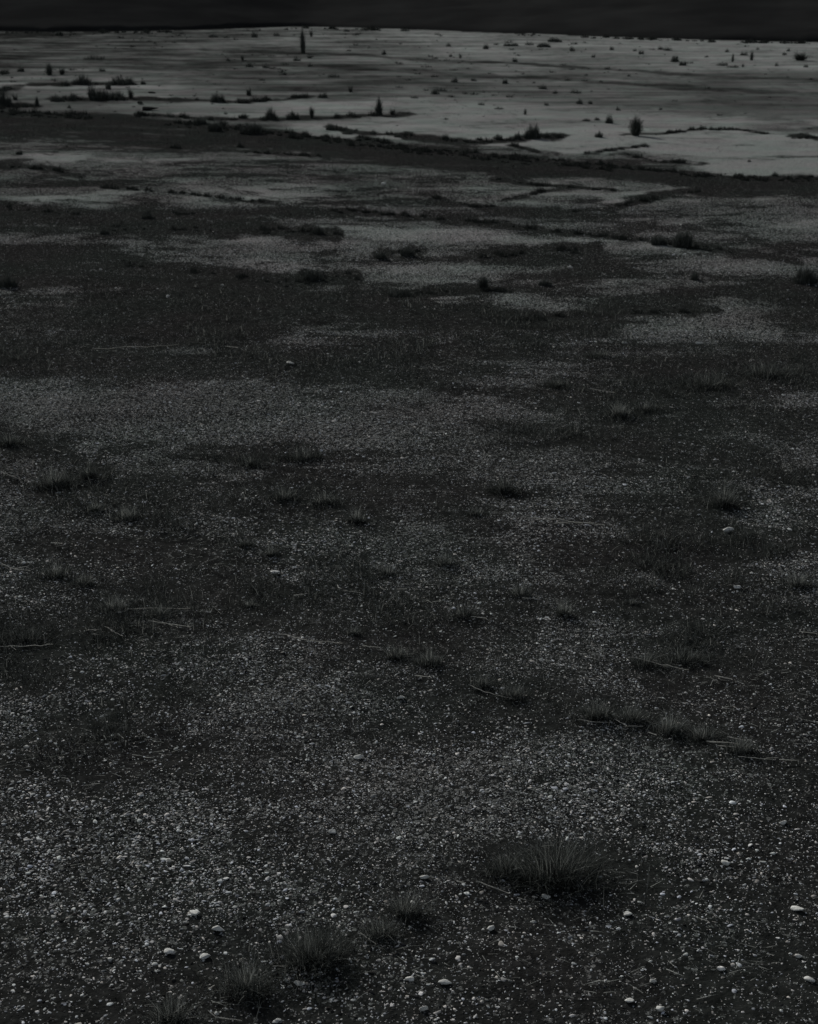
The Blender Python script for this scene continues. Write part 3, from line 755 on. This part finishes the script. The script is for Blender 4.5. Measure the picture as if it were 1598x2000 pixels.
TUFTS = [  # u, v(base), width, height, blades, straw share, label
 (1085,1728,190,120,1500,.07,'largest grass tuft, dark and broad, on the gravel at lower right with pale blade tips'),
 (610,1888,160,95,1200,.07,'wide dark grass tuft near the bottom edge, left of the middle'),
 (480,1945,100,95,420,.22,'loose grass tuft with long pale stalks near the bottom, left of the wide dark tuft'),
 (335,1998,90,75,300,.25,'sparse grass tuft cut by the bottom edge of the photo'),
 (795,1792,90,66,480,.18,'dark-based grass tuft with grey tips between the widest and the largest tufts'),
 (742,1832,80,50,380,.25,'low grey grass tuft touching the lower left of the dark-based tuft'),
 (985,1712,80,66,380,.10,'dark grass tuft joined to the left side of the largest tuft'),
 (1165,1408,80,56,420,.14,'grass tuft at the left end of the straw-strewn row at right'),
 (1235,1412,70,46,360,.18,'grass tuft second from the left in the straw-strewn row at right'),
 (1308,1436,62,56,300,.38,'pale fanned grass tuft in the middle of the straw-strewn row at right'),
 (1372,1446,60,40,260,.3,'low grass tuft right of the pale fanned tuft'),
 (1445,1472,70,46,280,.32,'grass tuft at the right end of the straw-strewn row'),
 (838,1302,70,46,360,.25,'pale grass tuft right of the middle, above the lone straw on gravel'),
 (775,1288,60,40,300,.2,'grass tuft close left of the pale one near the middle'),
 (1003,1366,64,42,320,.2,'grass tuft with grey tips right of the middle'),
 (940,1345,60,38,280,.14,'dark grass tuft close left of the grey-tipped one'),
 (1100,1205,34,44,140,.55,'bent pale grass tuft curling over near the middle right'),
 (1340,1296,110,40,520,.10,'broad dark grass tuft in the right-hand grass band'),
 (1262,1302,80,38,360,.12,'dark grass tuft left of the broad one in the right-hand grass band'),
 (1234,1180,32,16,110,.6,'small pale straw-coloured tuft lying flat, right of the middle'),
 (1015,1166,60,36,260,.3,'grass tuft with thin pale blades in the centre right band'),
 (905,1208,70,40,300,.14,'dark grass tuft in the centre band'),
 (870,1106,54,34,240,.18,'grass tuft above the centre band, right of the middle'),
 (757,1125,36,32,120,.45,'small pale tuft with crossed stalks near the middle of the photo'),
 (530,1088,34,36,110,.40,'thin upright pale tuft above and left of the white stone'),
 (487,1186,30,22,110,.50,'tiny pale tuft fanned out, lower left of the white stone'),
 (225,1196,90,42,420,.22,'long grass tuft above the dark patch at the left'),
 (310,1206,80,32,320,.25,'low grass tuft right of the long one at the left'),
 (110,1128,90,36,320,.15,'grass tuft near the left edge beside the forked straw'),
 (165,1146,50,36,200,.2,'small grass tuft right of the one beside the forked straw'),
 (698,1022,34,38,150,.38,'upright olive grass tuft left of the middle'),
 (110,955,80,54,420,.16,'tall dark grass tuft near the left edge, above the straws'),
 (175,938,34,50,200,.08,'dark narrow grass tuft right of the tall tuft near the left edge'),
 (250,1018,64,40,280,.3,'grass tuft with pale tips in the left part'),
 (185,1002,44,34,180,.25,'grass tuft with pale tips left of its twin'),
 (555,978,64,36,300,.18,'grass tuft at the left of a pair left of the middle'),
 (635,986,70,34,340,.1,'dark grass tuft at the right of a pair left of the middle'),
 (488,912,70,34,320,.06,'dark bushy tuft on the gravel left of the middle'),
 (590,900,84,34,360,.06,'broad dark bushy tuft right of another on the gravel left of the middle'),
 (985,966,52,54,300,.06,'tall dark grass tuft right of the middle on speckled gravel'),
 (1412,996,50,70,280,.22,'tall wispy grass tuft at the right, beside the pale leaf'),
 (1210,818,54,42,220,.4,'pale feathery grass tuft at right in the middle distance'),
 (1260,806,60,30,240,.06,'dark low grass clump right of the pale feathery tuft'),
 (20,872,50,34,240,.1,'dark grass tuft at the left edge beside pale gravel'),
 (1090,758,60,26,240,.05,'dark flat grass clump under the speckled pale patch'),
 (1380,760,130,40,600,.07,'long dark grass clump sloping up to the right edge'),
 (1500,740,120,42,600,.06,'dark grass clump near the right edge behind the long sloping one'),
 (1170,700,60,24,240,.12,'grass clump on dark ground above the speckled pale patch'),
 (50,1252,150,34,700,.04,'dark matted grass patch at the left edge above the scattered straws'),
 (930,1008,48,24,220,.08,'small dark tuft right of the middle on speckled gravel'),
 (1560,1150,60,50,220,.25,'thin grass tuft at the right edge on the pale gravel'),
 (480,1070,40,30,180,.08,'small dark tuft above the thin upright pale tuft'),
 (690,1240,44,24,150,.3,'small grey tuft left of the pale one near the middle')]

def build_tufts():
    for i, (u, v, w, h, n, sw, lab) in enumerate(TUFTS):
        x, y, z, mp = place(u, v - h * .12)
        w, h = w * mp * 1.12, h * mp * .84
        r = np.random.default_rng(900 + i)
        def tuft(n, straw_only, hk, seg):
            a = r.uniform(0, 6.283, n); rr = np.minimum(np.abs(r.normal(0, .30, n)) + r.random(n) * .12, .80) * w * (.62 if straw_only else 1)
            cx = np.cos(a) * rr; cy = np.sin(a) * rr * .65
            hc = h * r.uniform(.25, 1.0, n) * (1 - .62 * (rr / (w * .52)) ** 2) * hk * (.75 + .5 * vnoise(cx / w * 7 + i, cy / w * 7, 5))
            lean = hc * np.abs(r.normal(.35, .40, n)) + rr * .15
            bw = np.maximum(.0008, mp * .85) * r.uniform(.6, 1.4, n) * (.75 if straw_only else 1.0)
            c = dark_cols(n, r, .018, .048, 0) if not straw_only else dark_cols(n, r, 0, 0, 1, .14, .42)
            zz = height(x + cx, y + cy) - z - .002
            return blades(np.stack([cx, cy, zz], -1), hc, lean, a + r.normal(0, 1.0, n), bw, c, seg=seg, rg=r, tip=.30)
        V, F, C = tuft(n, False, .85, 3)
        o = obj("grass_tuft", mesh_from("grass_tuft", V, F, M_BLADE, C), loc=(x, y, z)); tag(o, lab, 'grass tuft', 'grass tufts on the gravel')
        V, F, C = tuft(max(10, int(n * sw * 1.3)), True, 1.08, 4)
        obj("dry_stalks", mesh_from("dry_stalks", V, F, M_BLADE, C), parent=o)

STRAWS = [
 ([(0,1104),(28,1116),(60,1120)],1.6,'forked straw stem crossing the left edge'),
 ([(30,1114),(58,1110)],1.0,'short straw lying across the forked one at the left edge'),
 ([(545,1243),(600,1254),(670,1260)],1.0,'long thin straw on gravel left of the middle, curving gently'),
 ([(707,1266),(742,1268)],1.2,'short straight straw right of the long thin one'),
 ([(236,1198),(270,1192),(372,1193)],1.2,'long straw along the foot of the low grass at the left'),
 ([(290,1218),(330,1224),(372,1229)],1.2,'straw just below the long one at the left'),
 ([(300,1212),(348,1229)],.9,'thin straw crossing the one below the long straw'),
 ([(204,1228),(220,1238),(240,1246)],1.3,'slanting straw below the low grass at the left'),
 ([(172,1236),(198,1232)],1.2,'short straw left of the slanting one'),
 ([(0,1266),(50,1267),(105,1262)],1.2,'long straw on the dark patch at the left edge'),
 ([(20,1264),(32,1275)],1.2,'short tilted straw over the long one on the dark patch'),
 ([(180,1243),(198,1245)],1.2,'tiny straw under the slanting one'),
 ([(930,1726),(965,1738),(995,1752)],1.5,'bent twig below the largest grass tuft, upper piece'),
 ([(1010,1758),(1028,1762)],1.2,'end piece of twig right of the bent one below the largest tuft'),
 ([(1122,1720),(1132,1732),(1140,1745)],1.5,'short curved twig right below the largest grass tuft'),
 ([(892,1728),(910,1731)],1.6,'short pale stick left of the bent twig'),
 ([(1235,1288),(1300,1305),(1345,1312)],1.3,'long straw in the right-hand grass band'),
 ([(1395,1324),(1430,1331)],1.5,'short bright straw right of the long one in the right-hand band'),
 ([(1130,1411),(1160,1415),(1188,1416)],1.2,'straw with a pale end at the left of the straw-strewn row'),
 ([(1200,1408),(1225,1424)],1.2,'slanting straw in the left half of the straw-strewn row'),
 ([(1228,1422),(1256,1424)],1.4,'pale straw right after the slanting one in the straw-strewn row'),
 ([(1380,1454),(1442,1459)],1.7,'brightest thick straw in the straw-strewn row'),
 ([(1420,1444),(1456,1452)],1.3,'straw just above the brightest one'),
 ([(1400,1462),(1448,1466)],1.1,'straw just below the brightest one'),
 ([(1442,1482),(1490,1486),(1520,1484)],1.1,'long thin straw at the right of the straw-strewn row'),
 ([(1522,1490),(1560,1490)],1.3,'last straw toward the right edge in the straw-strewn row'),
 ([(1265,1435),(1282,1442)],1.2,'short straw in the centre of the straw-strewn row'),
 ([(1082,1025),(1110,1023),(1160,1025)],1.0,'bluish thin straw right of the middle, lower of two'),
 ([(1030,1014),(1100,1020),(1180,1027)],.8,'very thin long straw just above the bluish one'),
 ([(915,1340),(950,1358),(1000,1368)],1.0,'curved thin straw below the grey-tipped tuft'),
 ([(810,1324),(838,1326)],1.2,'short straw left of the curved thin one'),
 ([(180,683),(250,681),(350,676)],.55,'very long thin straw on dark ground at the left, middle distance'),
 ([(440,680),(465,682)],1.3,'short straw right of the very long thin one'),
 ([(533,1893),(565,1893)],1.4,'short straight straw right of the loose tuft near the bottom'),
 ([(405,1980),(425,1994)],1.4,'straw near the bottom edge slanting down right'),
 ([(422,1993),(470,1998)],1.5,'bright straw at the bottom edge'),
 ([(700,1824),(735,1850)],1.2,'thin straw slanting down from the wide dark tuft'),
 ([(635,1876),(655,1880),(678,1879)],1.1,'curved straw under the wide dark tuft'),
 ([(408,1939),(420,1930)],2.0,'thick short pale stick in the dark gravel near the bottom'),
 ([(659,1147),(662,1153),(668,1155)],1.4,'small hooked straw left of the middle'),
 ([(670,1157),(705,1163)],1.2,'straw running right from the small hooked one'),
 ([(743,1149),(746,1154),(754,1156)],1.6,'small curved pale straw in the middle of the photo'),
 ([(775,1156),(795,1155)],1.2,'short level straw right of the small curved one'),
 ([(574,1167),(600,1164)],1.6,'pale stick with a forked end left of the middle'),
 ([(415,1187),(430,1200)],1.1,'thin straw slanting on dark gravel left of the middle'),
 ([(100,1065),(122,1066)],1.6,'short thick straw on dark pebbles at the left'),
 ([(0,925),(40,940)],1.1,'thin straw at the left edge in front of the tall dark tuft'),
 ([(120,941),(76,938)],1.1,'thin straw right of the one at the left edge'),
 ([(104,882),(118,886)],1.6,'short bright straw on the dark line at the left'),
 ([(920,1208),(950,1213)],1.2,'short straw under the dark tuft in the centre band'),
 ([(1020,1172),(1050,1172)],1.0,'thin level straw under the centre right band'),
 ([(1150,762),(1200,770)],1.1,'pale bent straw left of the pale feathery tuft'),
 ([(1560,1238),(1596,1243)],1.0,'thin straw at the right edge below the pale gravel'),
]
def tube(pts, r0, r):
    P = np.array(pts, float); n = 10                      # resample smooth
    t = np.linspace(0, len(P) - 1, n); Q = np.stack([np.interp(t, np.arange(len(P)), P[:, k]) for k in range(3)], -1)
    for _ in range(2): Q[1:-1] = (Q[:-2] + 2 * Q[1:-1] + Q[2:]) / 4
    L = np.linalg.norm(Q[-1] - Q[0]); Q[1:-1] += r.normal(0, L * .007, (n - 2, 3)); Q[:, 2] = np.maximum(Q[:, 2], r0)
    V = []; s = 6
    d = Q[-1] - Q[0]; d /= np.linalg.norm(d); sd = np.cross(d, [0, 0, 1]); sd /= np.linalg.norm(sd); up = np.cross(sd, d)
    for k in range(n):
        rad = r0 * (1 - .6 * k / n) * r.uniform(.85, 1.15)
        for j in range(s):
            a = j / s * 6.283; V.append(Q[k] + rad * (math.cos(a) * sd + math.sin(a) * up))
    F = [[k * s + j, k * s + (j + 1) % s, (k + 1) * s + (j + 1) % s, (k + 1) * s + j] for k in range(n - 1) for j in range(s)]
    F += [[0, 1, 2, 3], [0, 3, 4, 5], [(n - 1) * s + q for q in (3, 2, 1, 0)], [(n - 1) * s + q for q in (5, 4, 3, 0)]]
    return np.array(V), np.array(F)

def build_straws():
    for i, (pts, wd, lab) in enumerate(STRAWS):
        r = np.random.default_rng(1300 + i)
        W = [place(u, v) for u, v in pts]; mp = W[0][3]
        o0 = np.array(W[len(W) // 2][:3])
        rad = max(.0007, wd * mp * .72)
        P = [(w[0] - o0[0], w[1] - o0[1], w[2] - o0[2] + rad + .004 + r.uniform(0, .004)) for w in W]
        V, F = tube(P, rad, r)
        g = r.uniform(.48, .70); C = np.tile(np.array([[g, g * .98, g * .90, 1]]), (len(V), 1))
        o = obj("straw", mesh_from("straw", V, F, M_BLADE, C, smooth=True), loc=tuple(o0)); tag(o, lab, 'straw', 'dry straws lying on the ground')

STONES = [ # u,v centre,w,h,white?,label
 (537,1117,15,11,1,'bright white stone on dark ground left of the middle, brightest there'),
 (650,1622,17,11,0,'large pale stone in the lower left gravel, brightest of that gravel'),
 (1114,520,10,12,1,'white upright stone on dark growth right of the middle in the distance'),
 (748,357,7,8,1,'tiny white stone in the far gravel near the middle'),
 (1365,669,8,7,1,'small white stone at the right in the middle distance'),
 (1220,668,8,7,0,'small pale stone left of the white one at the right'),
 (1420,1035,20,9,0,'pale curled leaf-like stone beside the tall wispy tuft at right'),
 (1582,1912,20,10,0,'pale blocky stone cut close to the right edge near the bottom'),
 (1408,1890,12,12,1,'bright pointed stone near the bottom right'),
 (1275,1914,15,9,0,'pale stone left of the bright pointed one near the bottom'),
 (1558,1866,15,9,0,'flat pale stone above the blocky one at the right edge'),
 (585,1918,17,10,0,'rounded pale stone under the wide dark tuft'),
 (400,1868,19,8,0,'flat pale stone left of the loose tuft near the bottom'),
 (828,1967,13,12,0,'rounded pale stone at the bottom, right of the middle stones'),
 (870,1918,20,8,0,'flat pale stone above the rounded one at the bottom centre'),
 (800,1912,17,7,0,'flat pale stone left of its flat neighbour at the bottom centre'),
 (1290,1968,20,9,0,'flat pale stone near the bottom edge on the right half'),
 (1228,1952,15,9,0,'pale stone upper left of the flat one near the bottom edge'),
 (542,1990,12,8,0,'small pale stone at the bottom edge right of the bright straw'),
 (215,1871,10,10,0,'small square pale stone at the lower left'),
 (425,1812,22,9,0,'long flat pale stone on gravel above the loose tuft'),
 (380,1782,22,10,0,'rough pale stone upper left of the long flat one'),
 (703,1478,18,8,0,'flat pale stone in the dense gravel centre'),
 (327,1838,0,0,0,''),
 (330,1857,22,8,0,'wide greyish stone on the lower left gravel'),
 (1418,1684,16,9,0,'pale stone alone at lower right of the dense gravel'),
 (1530,1605,12,8,0,'small pale stone near the right edge, above the lone one'),
 (1555,1773,22,9,0,'wide flat grey stone near the right edge'),
 (828,1712,15,8,0,'pale stone between the grass tufts, upper right of the dark-based tuft'),
 (567,709,14,6,0,'flat pale stone on dark ground left of the middle, in the middle distance'),
 (232,1193,8,12,1,'small upright pale leaf-shaped stone in the low grass at the left'),
 (1440,1145,11,11,1,'bright curved stone in the right-hand grass'),
 (197,526,4,4,1,'tiny white stone on dark growth at the left in the distance'),
 (328,577,6,6,1,'tiny pale stone below another on dark growth at the left in the distance'),
 (435,556,5,5,1,'tiny white stone right of others on dark growth in the distance'),
 (783,1362,16,8,0,'pale stone in gravel below the pale tuft near the middle'),
 (958,1812,16,9,0,'pale triangular stone on the gravel below the largest tuft, leftward'),
 (945,1735,0,0,0,''),
 (1070,1750,18,9,0,'pale stone just under the largest grass tuft'),
 (1225,1783,16,8,0,'flat pale stone lower right of the largest tuft'),
 (46,1098,8,8,1,'small bright stone near the left edge above the forked straw')]

def build_stones():
    for i, (u, v, w, h, white, lab) in enumerate(STONES):
        if not lab: continue
        x, y, z, mp = place(u, v + h * .4)
        s = w * mp
        me = rock_mesh("pale_stone", 2000 + i, M_WHITE if white else M_PALE, sub=3, flat=min(1.0, .15 + h / w * .85), size=s * (1.25 if white else 1.05))
        o = obj("pale_stone", me, loc=(x, y, z + s * (.30 if white else .18))); r = random.Random(i)
        o.rotation_euler = (r.uniform(-.2, .35), r.uniform(-.15, .15), r.choice([0, 3.14]) + r.uniform(-.35, .35))
        tag(o, lab, 'stone', 'larger pale stones in the gravel')
    for i, (u, v, w, h, lab) in enumerate([(297,183,14,7,'small dark oval rock on the pale sand below the tiny round bush'), (292,216,34,11,'long flat dark rock on the pale sand above the dark belt'),
                                           (272,202,11,6,'small dark rock upper left of the long flat one')]):
        x, y, z, mp = place(u, v)
        me = rock_mesh("dark_rock", 2300 + i, M_DARKROCK, sub=3, flat=.5, size=w * mp / 1.1)
        o = obj("dark_rock", me, loc=(x, y, z + h * mp * .35)); o.scale = (1, 1, min(1.4, h / w * 2)); tag(o, lab, 'rock', 'dark rocks on the pale sand')

build_ground()
build_hills()
build_gravel()
build_grass()
build_shrubs()
build_tufts()
build_straws()
build_stones()
